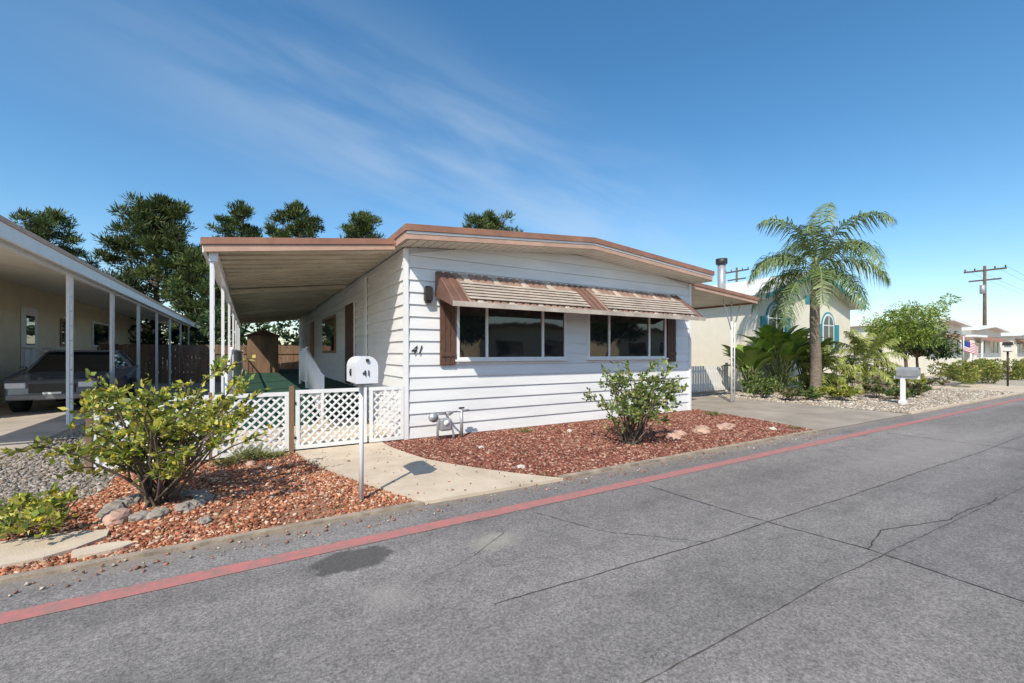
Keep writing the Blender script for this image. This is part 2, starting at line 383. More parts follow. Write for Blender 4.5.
for xa in xs:
    xb=xa+.14; n=len(V); za,zb=roofz(xa)+.008,roofz(xb)+.008
    V+=[(xa,YO+.012,za-.012),(xb,YO+.012,zb-.012),(xb,YF,zb-.012),(xa,YF,za-.012),(xa,YO+.012,za+.02),(xb,YO+.012,zb+.02),(xb,YF,zb+.02),(xa,YF,za+.02)]
    F+=[tuple(i+n for i in q) for q in [(0,3,2,1),(4,5,6,7),(0,1,5,4),(1,2,6,5),(2,3,7,6),(3,0,4,7)]]
meshobj('ribbed_soffit',V,F,M['beige'],H)
def window(P,x0,x1,z0,z1,y,divs,fm,parent,t=.045,gm=None):
    yo=y-.05
    L=[(x0,x1,yo,y+.02,z0,z0+t),(x0,x1,yo,y+.02,z1-t,z1),(x0,x0+t,yo+.002,y+.02,z0+t,z1-t),(x1-t,x1,yo+.002,y+.02,z0+t,z1-t)]
    for d in divs: L.append((d-t*.5,d+t*.5,yo+.004,y+.02,z0+t,z1-t))
    boxes('window_frame',L,fm,parent)
    ed=[x0]+list(divs)+[x1]
    for i,(a,b) in enumerate(zip(ed[:-1],ed[1:])):
        meshobj('window_glass',[(a+.02,y-.022+.004*(i%2),z0+.02),(b-.02,y-.022+.004*(i%2)+.002,z0+.02),(b-.02,y-.020+.004*(i%2),z1-.02),(a+.02,y-.024+.004*(i%2),z1-.02)],[(0,1,2,3)],gm or M['glass'],parent)
window(H,3.10,5.50,1.33,2.33,YF,[3.69,4.93],M['white'],H)
window(H,6.08,8.50,1.33,2.33,YF,[6.68,7.93],M['white'],H)
boxes('window_sill',[(3.06,5.54,YF-.08,YF-.052,1.30,1.335),(6.04,8.54,YF-.08,YF-.052,1.30,1.335)],M['white'],H)
def shutter(x0,x1,z0,z1):
    L=[(x0,x1,YF-.045,YF-.01,z0,z1)]
    n=3; w=(x1-x0)/n
    for i in range(n): L.append((x0+i*w+.008,x0+(i+1)*w-.008,YF-.058,YF-.044,z0+.01,z1-.01))
    for zz in (z0+.15,z1-.25): L.append((x0+.01,x1-.01,YF-.073,YF-.057,zz,zz+.08))
    boxes('shutter',L,M['shutter'],H)
shutter(2.79,3.07,1.24,2.55); shutter(8.54,8.84,1.24,2.55)
AX0,AX1=2.72,8.95; ay0,az0=YF-.012,2.83; ay1,az1=6.32,2.25
n=42; w=(AX1-AX0)/n
M['awn']=mat('awning_cream',(.52,.44,.36),.45,.25,2.5)
M['awnb']=mat('awning_brown',(.17,.09,.065),.5,.2,2.5)
M['awng']=mat('awning_tan',(.30,.19,.145),.45,.2,2.5)
VA={0:[[],[]],1:[[],[]],2:[[],[]]}
for i in range(n):
    xa=AX0+i*w; xb=xa+w
    k=1 if i in (0,1,19,20,21,40,41) else (0 if i%4==3 else 2)
    Vv,Ff=VA[k]
    prof=[(xa,0),(xa+.02,.016),(xb-.05,.016),(xb-.03,0),(xb,0)]
    nb=len(Vv)
    for (yy,zz) in ((ay0,az0),((ay0+ay1)/2,(az0+az1)/2+.02),(ay1,az1)):
        for (x,q) in prof: Vv.append((x,yy-q*.6,zz+q))
    for s in range(2):
        for j in range(4): Ff.append((nb+s*5+j,nb+s*5+j+1,nb+(s+1)*5+j+1,nb+(s+1)*5+j))
for k,mm in ((0,M['awn']),(1,M['awnb']),(2,M['awng'])):
    o=meshobj('awning_pans',VA[k][0],VA[k][1],mm,H); s=o.modifiers.new('s','SOLIDIFY'); s.thickness=.004
box('awning_valance',AX0-.01,AX1+.01,ay1-.022,ay1-.006,az1-.065,az1+.018,M['awn'],H)
for i in range(6):
    t0=.36+i*.103; t1=t0+.075
    ya=ay0+(ay1-ay0)*t0; yb=ay0+(ay1-ay0)*t1; za=az0+(az1-az0)*t0; zb=az0+(az1-az0)*t1
    for (p,q) in ((3.02,5.55),(6.0,8.66)):
        extr('awning_louvre',[(p,ya,za+.050),(p,yb-.02,zb+.056),(p,yb-.02,zb+.048),(p,ya,za+.042)],(q-p,0,0),M['awn'],H)
extr('awning_end',[(AX0-.012,ay0,az0),(AX0-.012,ay1,az1+.01),(AX0-.012,ay1,az1-.06),(AX0-.012,ay0,az0-.42)],(.01,0,0),M['awnb'],H)
extr('awning_end',[(AX1+.004,ay0,az0),(AX1+.004,ay1,az1+.01),(AX1+.004,ay1,az1-.06),(AX1+.004,ay0,az0-.42)],(.01,0,0),M['awnb'],H)
boxes('wall_lamp',[(2.50,2.63,YF-.11,YF-.02,2.33,2.55),(2.52,2.61,YF-.09,YF-.03,2.29,2.33),(2.52,2.61,YF-.09,YF-.03,2.55,2.57)],M['dark'],H)
def text(name,s,size,loc,rot,m,parent,shear=0):
    c=bpy.data.curves.new(name,'FONT'); c.body=s; c.size=size; c.extrude=.003; c.shear=shear
    c.materials.append(m); o=bpy.data.objects.new(name,c); COL.objects.link(o); o.location=loc; o.rotation_euler=rot; o.parent=parent; return o
text('house_number','41',.21,(2.27,YF-.016,1.43),(R(90),0,0),M['dark'],H,.3)
def side_panel(name,y0,y1,z0,z1,m,x=X0,d=.03): return box(name,x-d-.01,x-.008,y0,y1,z0,z1,m,H)
side_panel('door_frame',11.0,12.15,.65,2.75,M['white'],d=.03)
side_panel('door',11.07,12.08,.67,2.68,M['shutter'],d=.045)
side_panel('window_frame_side',13.8,16.4,1.45,2.6,M['brown'],d=.03); side_panel('window_glass_side',13.9,16.3,1.52,2.52,M['glass'],d=.038)
side_panel('door_frame',19,20,.65,2.7,M['brown'],d=.03)
side_panel('downspout_board',9.75,9.95,.4,3.1,M['white'],d=.03)
PX=-.50; YP=7.12; zl,zh=2.86,3.16
PE=25
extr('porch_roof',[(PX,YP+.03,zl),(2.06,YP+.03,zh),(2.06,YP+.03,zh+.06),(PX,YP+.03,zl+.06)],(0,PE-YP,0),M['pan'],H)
V=[];F=[]
y=YP+.06
while y<PE:
    n=len(V)
    V+=[(PX+.06,y,zl-.022),(2.05,y,zh-.022),(2.05,y+.02,zh-.022),(PX+.06,y+.02,zl-.022),(PX+.06,y,zl+.01),(2.05,y,zh+.01),(2.05,y+.02,zh+.01),(PX+.06,y+.02,zl+.01)]
    F+=[tuple(i+n for i in q) for q in [(0,3,2,1),(4,5,6,7),(0,1,5,4),(1,2,6,5),(2,3,7,6),(3,0,4,7)]]
    y+=.4
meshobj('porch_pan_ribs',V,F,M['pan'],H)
extr('porch_front_fascia',[(PX-.06,YP-.05,zl+.035),(2.01,YP-.05,zh+.06),(2.01,YP-.05,zh+.15),(PX-.06,YP-.05,zl+.125)],(0,.06,0),M['brown'],H)
extr('porch_front_fascia_lower',[(PX-.03,YP-.03,zl-.06),(2.03,YP-.03,zh-.02),(2.03,YP-.03,zh+.058),(PX-.03,YP-.03,zl+.033)],(0,.05,0),M['brownlt'],H)
box('porch_side_fascia',PX-.07,PX-.005,YP+.02,PE,zl+.035,zl+.125,M['brown'],H)
box('porch_gutter',PX-.05,PX-.006,YP+.024,PE,zl-.06,zl+.033,M['whitemetal'],H)
box('porch_beam',PX+.02,PX+.12,YP+.06,PE,zl-.16,zl-.024,M['whitemetal'],H)
for yy in (11.4,17.2): extr('cross_beam',[(PX+.13,yy,zl-.11),(2.04,yy,zh-.11),(2.04,yy,zh-.024),(PX+.13,yy,zl-.024)],(0,.09,0),M['pan'],H)
posts=[]
for yy in (7.2,9.95,12.9,16,19,22,24.8):
    posts+= [(PX+.03,PX+.075,yy,yy+.045,.03,zl-.162),(PX+.03,PX+.075,yy+.16,yy+.205,.03,zl-.162)]
    for k in range(8): posts.append((PX+.045,PX+.06,yy+.045,yy+.16,.3+k*.3,.318+k*.3))
boxes('porch_posts',posts,M['whitemetal'],H)
box('deck',-.28,2.15,10.05,24.5,.06,.65,M['green'],H)
box('step',-.28,1.05,9.75,10.05,.03,.44,M['green'],H); box('step',-.28,1.05,9.45,9.75,.03,.23,M['green'],H)
def rail(name,x,ya,za,yb,zb,h=.86,sp=.115):
    t=Tubes(); t.add([(x,ya,za+h),(x,yb,zb+h)],.028,6); t.add([(x,ya,za+.1),(x,yb,zb+.1)],.018,6)
    n=int(abs(yb-ya)/sp)
    for i in range(n+1):
        f=i/n; y=ya+(yb-ya)*f; z=za+(zb-za)*f; t.add([(x,y,z+.1),(x,y,z+h)],.011,4)
    t.add([(x,ya,max(0,za-.3)),(x,ya,za+h+.05)],.032,6); t.add([(x,yb,0.02),(x,yb,zb+h+.05)],.032,6)
    t.obj(name,M['white'],H)
rail('stair_railing',1.12,8.5,.15,11.0,.68)
rail('deck_railing',-.30,7.5,.2,10.0,.65); rail('deck_railing',-.30,10.1,.65,24,.65,.86,.13)
rail('deck_railing',1.12,11.1,.68,12.6,.68)
cx1=12.6; a0,a1=3.16,2.93
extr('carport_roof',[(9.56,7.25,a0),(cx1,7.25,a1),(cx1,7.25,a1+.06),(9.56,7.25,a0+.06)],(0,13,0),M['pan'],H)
extr('carport_fascia',[(9.59,7.17,a0+.035),(cx1+.05,7.17,a1+.035),(cx1+.05,7.17,a1+.125),(9.59,7.17,a0+.125)],(0,.06,0),M['brown'],H)
extr('carport_fascia_lower',[(9.57,7.19,a0-.05),(cx1+.02,7.19,a1-.05),(cx1+.02,7.19,a1+.033),(9.57,7.19,a0+.033)],(0,.05,0),M['brownlt'],H)
box('carport_side_fascia',cx1+.005,cx1+.05,7.24,20.2,a1-.05,a1+.12,M['brown'],H)
t=Tubes()
for yy in (7.6,11.6,15.6,19.6):
    t.add([(12.0,yy,.0),(12.0,yy,2.93)],.03,6)
    t.add([(12.14,yy,.0),(12.14,yy,2.2),(12.45,yy,2.92)],.022,6); t.add([(12.0,yy,2.1),(11.6,yy,2.96)],.02,6)
    for k in range(7):
        z0=.2+k*.3; t.add([(12.0,yy,z0),(12.14,yy,z0+.15),(12.0,yy,z0+.3)],.010,4)
t.obj('carport_posts',M['white'],H)

# ------------------------------------------------------------ lattice fence + gate
def lattice(name,x0,x1,z0,z1,y,parent,sp=.098,w=.03):
    V=[];F=[]
    def clip(c,s):
        pts=[]
        for zz in (z0,z1):
            pts.append([c+s*(zz-z0),zz])
        p,q=pts
        def cut(p,q,X): t=(X-p[0])/(q[0]-p[0]); return [X,p[1]+t*(q[1]-p[1])]
        if (p[0]<x0 and q[0]<x0) or (p[0]>x1 and q[0]>x1): return None
        if p[0]<x0: p=cut(p,q,x0)
        if p[0]>x1: p=cut(p,q,x1)
        if q[0]<x0: q=cut(p,q,x0)
        if q[0]>x1: q=cut(p,q,x1)
        return p,q
    h=z1-z0
    for s,yo in ((1,0),(-1,.009)):
        c=x0-h-.1 if s>0 else x0
        while c<(x1 if s>0 else x1+h+.1):
            r=clip(c,s)
            if r and abs(r[0][1]-r[1][1])>.01:
                (xa,za),(xb,zb)=r; n=len(V); k=w*.7071*.95
                V+=[(xa-k,y+yo,za),(xa+k,y+yo,za),(xb+k,y+yo,zb),(xb-k,y+yo,zb),(xa-k,y+yo+.007,za),(xa+k,y+yo+.007,za),(xb+k,y+yo+.007,zb),(xb-k,y+yo+.007,zb)]
                F+=[tuple(i+n for i in q) for q in [(0,1,2,3),(7,6,5,4),(0,4,5,1),(1,5,6,2),(2,6,7,3),(3,7,4,0)]]
            c+=sp*1.0
    meshobj(name,V,F,M['white'],parent)
    e=.045
    boxes(name+'_frame',[(x0-.01,x1+.01,y-.018,y-.002,z1-e,z1+.01),(x0-.01,x1+.01,y-.018,y-.002,z0-.01,z0+e),(x0-.01,x0+e,y-.016,y-.003,z0+e,z1-e),(x1-e,x1+.01,y-.016,y-.003,z0+e,z1-e)],M['white'],parent)
LF=empty('lattice_fence')
YL=7.06
lattice('lattice_panel',1.62,2.15,.05,.90,YL,LF,.12); lattice('lattice_panel',-.42,.47,.05,.88,YL,LF,.12); lattice('lattice_panel',-1.6,-.48,.05,.88,YL,LF,.12)
boxes('fence_post',[(.485,.545,YL-.03,YL+.03,0,.97),(-.475,-.435,YL-.01,YL+.04,0,.92),(-1.67,-1.615,YL-.03,YL+.03,0,.95)],M['woodf'],LF)
GT=empty('lattice_gate'); lattice('gate_panel',.575,1.56,.06,.90,YL,GT,.12)
boxes('gate_hinges',[(.547,.575,YL-.025,YL-.019,.2,.24),(.547,.575,YL-.025,YL-.019,.7,.74)],M['dark'],GT)

FB=empty('wooden_fence')
L=[(-9+i*.16,-9+i*.16+.15,26.4,26.42,0,1.85+random.uniform(-.02,.02)) for i in range(90)]
boxes('fence_boards',L,M['woodf'],FB); boxes('fence_rails',[(-9,5.4,26.36,26.398,.4,.48),(-9,5.4,26.36,26.398,1.4,1.48)],M['woodf'],FB)
ST=empty('garden_shed'); box('walls',-.1,1.0,20.3,22.2,.65,2.15,M['woodf'],ST); extr('roof',[(-.2,20.2,2.15),(1.1,20.2,2.15),(.45,20.2,2.4)],(0,2.1,0),M['shutter'],ST)

# ------------------------------------------------------------ mailboxes
def mailbox(x,y,ztop,metal,name='mailbox',num=None,post='pipe',dirsign=1):
    E=empty(name)
    w,h,l=.19,.25,.46; z0=ztop-h
    pts=[(-w/2,0),(w/2,0)]+[(w/2*math.cos(t),h-w/2+w/2*math.sin(t)) for t in np.linspace(0,math.pi,10)]
    extr('box',[(x+px,y-l/2,z0+pz) for px,pz in pts],(0,l,0),metal,E)
    pts2=[(px*1.06,pz*1.02-.003) for px,pz in pts]
    extr('door_rim',[(x+px,y-l/2-.012,z0+pz) for px,pz in pts2],(0,.03,0),metal,E)
    box('latch',x-.012,x+.012,y-l/2-.03,y-l/2-.012,z0+h*.8,z0+h*.9,M['dark'],E)
    box('flag',x+w/2+.004,x+w/2+.01,y-.1,y-.07,z0+.08,z0+.24,M['red'],E)
    if post=='pipe':
        tube('post',[(x,y,0),(x,y,z0)],.022,M['whitemetal'],E,10); box('bracket',x-.07,x+.07,y-.16,y+.16,z0-.02,z0-.001,M['greym'],E)
    else:
        box('post',x-.05,x+.05,y+.06,y+.16,0,z0+.02,M['white'],E,.006); box('arm',x-.04,x+.04,y-.25,y+.3,z0-.085,z0-.002,M['white'],E,.005)
        box('base',x-.08,x+.08,y+.03,y+.19,0,.12,M['white'],E,.01)
    if num:
        text('number',num,.10,(x-w/2-.006,y+.06,z0+.06),(R(90),0,R(-90)),M['dark'],E)
        text('number_front',num,.075,(x-.045,y-l/2-.020,z0+.07),(R(90),0,0),M['dark'],E)
    return E
mailbox(.93,4.40,1.42,M['whitemetal'],num='41')
mailbox(15.7,4.75,1.06,M['greym'],post='wood')

G=empty('gas_meter')
t=Tubes()
t.add([(2.62,6.72,0),(2.62,6.72,.42),(2.62,6.75,.45),(2.78,6.75,.45)],.02,8); t.add([(2.72,6.72,.27),(2.86,6.72,.27),(2.9,6.72,.1),(2.9,6.72,0)],.02,8)
t.add([(2.78,6.75,.45),(2.9,6.78,.45),(2.9,6.9,.40),(2.9,7.06,.40)],.018,8); t.add([(3.08,6.80,0),(3.08,6.80,.50)],.03,8); t.add([(3.0,6.8,.47),(3.22,6.8,.47)],.02,8)
t.obj('pipes',M['greym'],G)
box('meter_body',2.66,2.86,6.68,6.84,.17,.37,M['greym'],G,.03); tube('regulator',[(2.55,6.7,.40),(2.55,6.76,.40)],.075,M['greym'],G,14)
tube('dial',[(2.76,6.675,.30),(2.76,6.68,.30)],.05,M['white'],G,14)
box('valve_handle',3.03,3.13,6.79,6.81,.505,.53,M['dark'],G)

# ------------------------------------------------------------ vegetation
def bush(name,x,y,h,r,nst,nl,L,W,palette,lean=(0,0),thick=.014,bare=.35,flower=None):
    E=empty(name); t=Tubes(); P=[];D=[]
    tips=[]
    for i in range(nst):
        az=random.uniform(0,6.28); rr=r*random.uniform(.25,1.0); hh=h*random.uniform(.5,.95)*(1-.25*(rr/r)**2)
        b=Vector((x+random.gauss(0,.07),y+random.gauss(0,.07),0)); e=Vector((x+math.cos(az)*rr+lean[0],y+math.sin(az)*rr+lean[1],hh))
        m1=b.lerp(e,.35)+Vector((random.gauss(0,.06),random.gauss(0,.06),.06)); m2=b.lerp(e,.7)+Vector((random.gauss(0,.05),random.gauss(0,.05),.08))
        t.add([b,m1,m2,e],[thick,thick*.75,thick*.5,thick*.2],5,False)
        segs=[(m1,m2),(m2,e)]
        for k in range(random.randint(3,7)):
            s=random.choice(segs); a=s[0].lerp(s[1],random.random()); d=Vector((random.gauss(0,1),random.gauss(0,1),random.uniform(-.2,.7))).normalized()*random.uniform(.12,.30)*r
            e2=a+d; t.add([a,a+d*.5+Vector((0,0,.02)),e2],[thick*.4,thick*.3,thick*.12],4,False); segs.append((a,e2))
        for s in segs[1:]:
            tips.append(s)
    t.obj('stems',M['bark'],E)
    per=max(1,nl//len(tips))
    for a,e in tips:
        f=random.uniform(.3,1.7)
        for k in range(int(per*f)):
            q=a.lerp(e,min(1.05,random.uniform(bare,1.05))); P.append(q+Vector((random.gauss(0,.02),)*3)); dd=(e-a).normalized()*.6+Vector((random.gauss(0,.6),random.gauss(0,.6),random.gauss(.15,.5))); D.append(dd)
    P=np.array([tuple(p) for p in P]); D=np.array([tuple(p) for p in D]); N=len(P)
    leaves('leaves',P,D,rng.uniform(L*.6,L*1.2,N),rng.uniform(W*.7,W*1.2,N),pal(N,palette,.22),M['leaf'],E)
    if flower:
        k=rng.choice(N,flower[0]); K=np.repeat(P[k],5,0)
        leaves('flowers',K+np.array([0,0,.02]),rng.normal(size=(len(K),3))+np.array([0,0,.8]),.035,.03,pal(len(K),[flower[1]],.1),M['leaf'],E)
    return E
YG=[(.38,.42,.06),(.48,.48,.08),(.22,.30,.05),(.12,.18,.035),(.55,.48,.10)]
bush('shrub',-.76,5.30,1.38,.95,42,5000,.070,.036,YG,(.17,0),.015,.3,(110,(.75,.6,.05)))
bush('shrub',-1.42,4.85,.34,.45,12,620,.07,.038,YG,(-.05,0),.008,.3,(16,(.75,.6,.05)))
GR=[(.10,.17,.05),(.17,.24,.06),(.06,.11,.03),(.25,.30,.08)]
bush('shrub',5.15,4.95,1.50,.95,34,3600,.070,.038,[(.16,.24,.06),(.24,.32,.07),(.09,.15,.04),(.38,.38,.12)],(.12,0),.013,.3)
M['rk']=mat('grey_rock',(.34,.30,.26),.9,.3,6,.6,30); M['rkp']=mat('pink_rock',(.52,.34,.26),.9,.3,5,.6,30); M['rkw']=mat('white_rock',(.66,.62,.56),.9,.2,6,.5,30)
RK=empty('border_rocks')
for i in range(15):
    a=i/15*6.28; rock('rock',-.75+.36*math.cos(a)+random.gauss(0,.03),5.2+.32*math.sin(a),random.uniform(.06,.10),random.choice([M['rk'],M['rkp'],M['rk']]),RK)
for (x,y,r,mm) in [(-.33,4.55,.055,'rk'),(2.9,4.62,.06,'rkw'),(3.0,5.9,.05,'rkw'),(3.65,4.5,.03,'rkw'),(6.1,4.9,.13,'rkp'),(6.45,5.05,.11,'rkp'),(6.9,4.95,.14,'rkp'),(7.3,5.2,.10,'rkp'),(7.65,5.0,.14,'rkp'),(8.0,5.1,.10,'rkp'),(5.0,6.3,.06,'rkw'),(8.4,4.5,.07,'rkw'),(.2,6.2,.05,'rkw'),(.0,6.55,.07,'rkp')]:
    rock('rock',x,y,r,M[mm],RK,.6)
def tuft(name,x,y,h,r,n,palette,W=.02):
    a=rng.uniform(0,6.28,n); P=np.stack([x+rng.normal(0,r*.25,n),y+rng.normal(0,r*.25,n),np.zeros(n)],1)
    D=np.stack([np.cos(a)*r,np.sin(a)*r,rng.uniform(.5,1.3,n)*h],1); leaves(name,P,D,rng.uniform(.6,1.1,n)*h,W,pal(n,palette,.2),M['leaf'])
for (x,y,h,r,n) in [(.0,6.9,.28,.3,160),(-.25,6.75,.2,.3,120),(.3,6.85,.18,.25,100),(4.3,6.7,.16,.2,60),(8.9,4.35,.12,.2,80),(9.1,6.2,.2,.2,90),(-1.55,4.45,.08,.25,60),(-.1,4.25,.06,.15,40),(-1.0,4.12,.05,.12,40),(2.95,4.2,.07,.1,40),(4.4,4.15,.05,.12,40),(7.2,4.15,.06,.12,50),(.7,4.3,.05,.1,30)]:
    tuft('grass_tuft',x,y,h,r,n,[(.22,.24,.07),(.30,.28,.12),(.12,.17,.05)],.014)

def pine(x,y,h,r,seed,nl=11000,base=.25,name='pine_tree',nb=46):
    random.seed(seed); E=empty(name); t=Tubes(); lean=random.gauss(0,.3)
    trunk=[Vector((x+lean*f*f+math.sin(f*5+seed)*.12,y,h*f*.97)) for f in np.linspace(0,1,9)]
    t.add(trunk,list(np.linspace(.30,.04,9)*h/13),7)
    cl=[]
    for i in range(nb):
        f=base+(1-base)*(i/nb)**.9; p=Vector((x+lean*f*f,y,h*.95*f))
        g=(f-base)/(1-base); prof=(1-g)**.62*min(1,.55+g*2.2)
        rr=r*prof*random.uniform(.5,1.25)+.25; az=i*2.4+random.gauss(0,.4)
        e=p+Vector((math.cos(az)*rr,math.sin(az)*rr,rr*random.uniform(.15,.55)))
        mid=p.lerp(e,.5)+Vector((0,0,-.05*rr)); t.add([p,mid,e],[.07,.045,.015],5,False)
        for k in range(4 if rr>1 else 2):
            q=p.lerp(e,random.uniform(.35,1.05))+Vector((random.gauss(0,.3),random.gauss(0,.3),random.gauss(.1,.25)))*(.3+rr*.2)
            cl.append((q,random.uniform(.28,.62)*(.5+.12*r)))
    cl.append((Vector((x+lean,y,h*.97)),.28)); cl.append((Vector((x+lean,y,h*.94)),.4)); cl.append((Vector((x+lean*.9-.2,y,h*.90)),.5))
    t.obj('trunk_and_limbs',M['bark'],E)
    per=nl//len(cl); P=[];D=[];C=[]
    for q,s in cl:
        n=per; d=unit(rng.normal(size=(n,3))); rad=s*rng.uniform(.05,1,(n,1))**.8
        P.append(np.array(tuple(q))+d*rad*np.array([1.15,1.15,.8])); D.append(d+np.array([0,0,.9])+rng.normal(0,.3,(n,3)))
        tone=random.uniform(.5,1.5); c=pal(n,[(.05,.085,.025),(.032,.06,.02),(.085,.12,.03),(.13,.15,.04)],.2)*tone; C.append(c)
    P=np.concatenate(P);D=np.concatenate(D);C=np.concatenate(C);N=len(P)
    leaves('needles',P,D,rng.uniform(.22,.55,N),rng.uniform(.045,.11,N),C,M['needle'],E)
pine(-6.5,44.7,14.2,5.2,1,42000,.12,nb=72); pine(-15.7,53.7,14.2,3.6,2,12000,.45); pine(-.8,49.5,16.2,3.4,3,15000,.35)
pine(4.1,44.2,15.4,4.0,5,17000,.35); pine(9.2,43.4,15.2,3.8,6,16000,.35); pine(20.9,39.9,16.2,4.4,8,12000,.6)
pine(-3.0,41,9.4,3.3,9,14000,.1); pine(-10.5,43,7.8,3.0,11,10000,.15)
def mass(name,cs,palette,L=.4,W=.22,per=1500):
    P=[];D=[];C=[]
    for (x,y,z,rx,ry,rz) in cs:
        k=max(4,int(rx*2))
        for j in range(k):
            c=np.array([x,y,z])+unit(rng.normal(size=3))*np.array([rx,ry,rz])*.6; s=np.array([rx,ry,rz])*rng.uniform(.3,.5); n=per//k
            d=unit(rng.normal(size=(n,3))); P.append(c+d*s*rng.uniform(.4,1,(n,1))**.5); D.append(d+rng.normal(0,.5,(n,3))); C.append(pal(n,palette,.2)*rng.uniform(.65,1.3))
    P=np.concatenate(P);D=np.concatenate(D);C=np.concatenate(C);P[:,2]=np.maximum(P[:,2],.02);N=len(P)
    return leaves(name,P,D,rng.uniform(L*.5,L,N),rng.uniform(W*.5,W,N),C,M['leaf'])
DG=[(.05,.09,.03),(.08,.13,.04),(.035,.06,.02)]
mass('background_trees',[(x,32+random.uniform(-2,6),random.uniform(1.6,2.6),2.6,2,2.2) for x in range(-22,14,3)],DG,.5,.25,1300)
mass('distant_trees',[(x,62+random.uniform(-8,12),2.2,5,4,random.uniform(2,3.6)) for x in range(20,230,8)],DG+[(.12,.15,.06)],.9,.5,700)
def frond(V,F,start,az,el,ln,n=34,lf=.5,droop=1.0,wid=.035,t=None,sweep=0.55):
    p=Vector(start); d=Vector((math.cos(az)*math.cos(el),math.sin(az)*math.cos(el),math.sin(el))); step=ln/n; pts=[p.copy()]
    for i in range(n):
        d=(d+Vector((0,0,-1))*droop*step*(.25+.9*i/n)).normalized(); p=p+d*step; pts.append(p.copy())
        if i<3: continue
        side=d.cross(Vector((0,0,1))).normalized(); f=i/n; l=lf*math.sin(math.pi*min(1,.12+f*.86))**.6
        for s in (-1,1):
            for q in (0,.5):
                b=p+d*step*q; dr=(side*s*random.uniform(.7,1.1)+d*sweep+Vector((0,0,random.uniform(-.75,.25)))).normalized()
                e1=b+dr*l*.5; e2=b+dr*l+Vector((0,0,-l*random.uniform(.35,.75)*min(droop,1))); w=d*wid*.5
                k=len(V); V+= [b-w*.6,b+w*.6,e1+w,e1-w,e2]; F+=[(k,k+1,k+2,k+3),(k+3,k+2,k+4)]
    if t: t.add(pts[::4]+[pts[-1]],[.022]+[.014]*(len(pts[::4])-1)+[.004],5,False)
M['palmleaf']=mat('palm_leaf',(.15,.20,.055),.5,.35,2.5,dirt=(.07,.115,.035)); M['palmleaf2']=mat('dwarf_palm_leaf',(.28,.32,.06),.5,.35,3)
M['shaft']=mat('palm_crownshaft',(.22,.26,.09),.6,.2,5)
def palm(name,x,y,hz,ln,nf,tr,m,lf,nst=34,elr=(-.35,1.25),droop=.9,wid=.04):
    E=empty(name); t=Tubes(); n=14
    t.add([(x+.04*math.sin(i*.5),y,hz*i/n) for i in range(n+1)],[tr*(1.15-.35*i/n)*(1+.05*(i%2)) for i in range(n+1)],12); t.obj('trunk',M['palmbark'],E)
    tube('crown_base',[(x,y,hz-.1),(x,y,hz+.25),(x,y,hz+.6)],[tr*.85,tr*.8,tr*.3],M['shaft'],E,10)
    V=[];F=[];t=Tubes()
    for i in range(nf):
        az=i*2.399+random.gauss(0,.15); g=i/nf; el=elr[1]+(elr[0]-elr[1])*g+random.gauss(0,.1)
        frond(V,F,(x+math.cos(az)*tr*.4,y+math.sin(az)*tr*.4,hz+.45-.35*g),az,el,ln*random.uniform(.85,1.1),nst,lf,droop,wid,t)
    t.add([(x,y,hz+.4),(x+.05,y,hz+ln*.9)],[.03,.006],5); t.obj('rachises',M['shaft'],E); meshobj('fronds',V,F,m,E)
random.seed(21)
palm('palm_tree',15.98,7.2,4.0,2.5,18,.15,M['palmleaf'],.62,36,(-.1,1.3),1.35,.036)
palm('dwarf_palm',18.9,6.9,.9,1.2,26,.09,M['palmleaf2'],.32,22,(-.5,1.3),1.5,.03)
palm('dwarf_palm',17.3,7.6,.5,.95,22,.08,M['palmleaf2'],.28,20,(-.4,1.3),1.5,.03)
def paddle(name,x,y,n,h,r):
    E=empty(name); V=[];F=[];t=Tubes()
    for i in range(n):
        az=random.uniform(0,6.28); rr=r*random.uniform(.15,1); hh=h*random.uniform(.45,.8)
        b=Vector((x+random.gauss(0,.12),y+random.gauss(0,.12),0)); e=Vector((x+math.cos(az)*rr*.6,y+math.sin(az)*rr*.6,hh)); t.add([b,b.lerp(e,.5)+Vector((0,0,.1)),e],[.03,.02,.014],5,False)
        d=(e-b).normalized(); d=(d+Vector((math.cos(az),math.sin(az),0))*.35).normalized(); side=d.cross(Vector((0,0,1))).normalized(); ln=random.uniform(.6,.95); w=random.uniform(.16,.24); p=e.copy(); rows=8; k=len(V)
        for j in range(rows+1):
            f=j/rows; ww=w*math.sin(math.pi*min(1,.08+f*.92))**.6; up=side.cross(d); V+=[p-side*ww+up*ww*.35,p.copy(),p+side*ww+up*ww*.35]
            d=(d+Vector((0,0,-1))*.09).normalized(); p=p+d*ln/rows
        for j in range(rows):
            a=k+j*3; F+=[(a,a+1,a+4,a+3),(a+1,a+2,a+5,a+4)]
    t.obj('stalks',M['shaft'],E); meshobj('leaves',V,F,M['bop'],E,True)
M['bop']=mat('paddle_leaf',(.24,.33,.05),.45,.4,3,dirt=(.08,.15,.03))
paddle('bird_of_paradise_plant',16.7,8.7,72,2.45,1.5)
paddle('bird_of_paradise_plant',15.2,8.9,30,1.6,.9)
paddle('bird_of_paradise_plant',18.6,8.6,34,1.9,1.0)
random.seed(5)
PK=[(.30,.12,.13),(.14,.18,.06),(.10,.15,.05),(.12,.17,.06),(.2,.22,.07)]
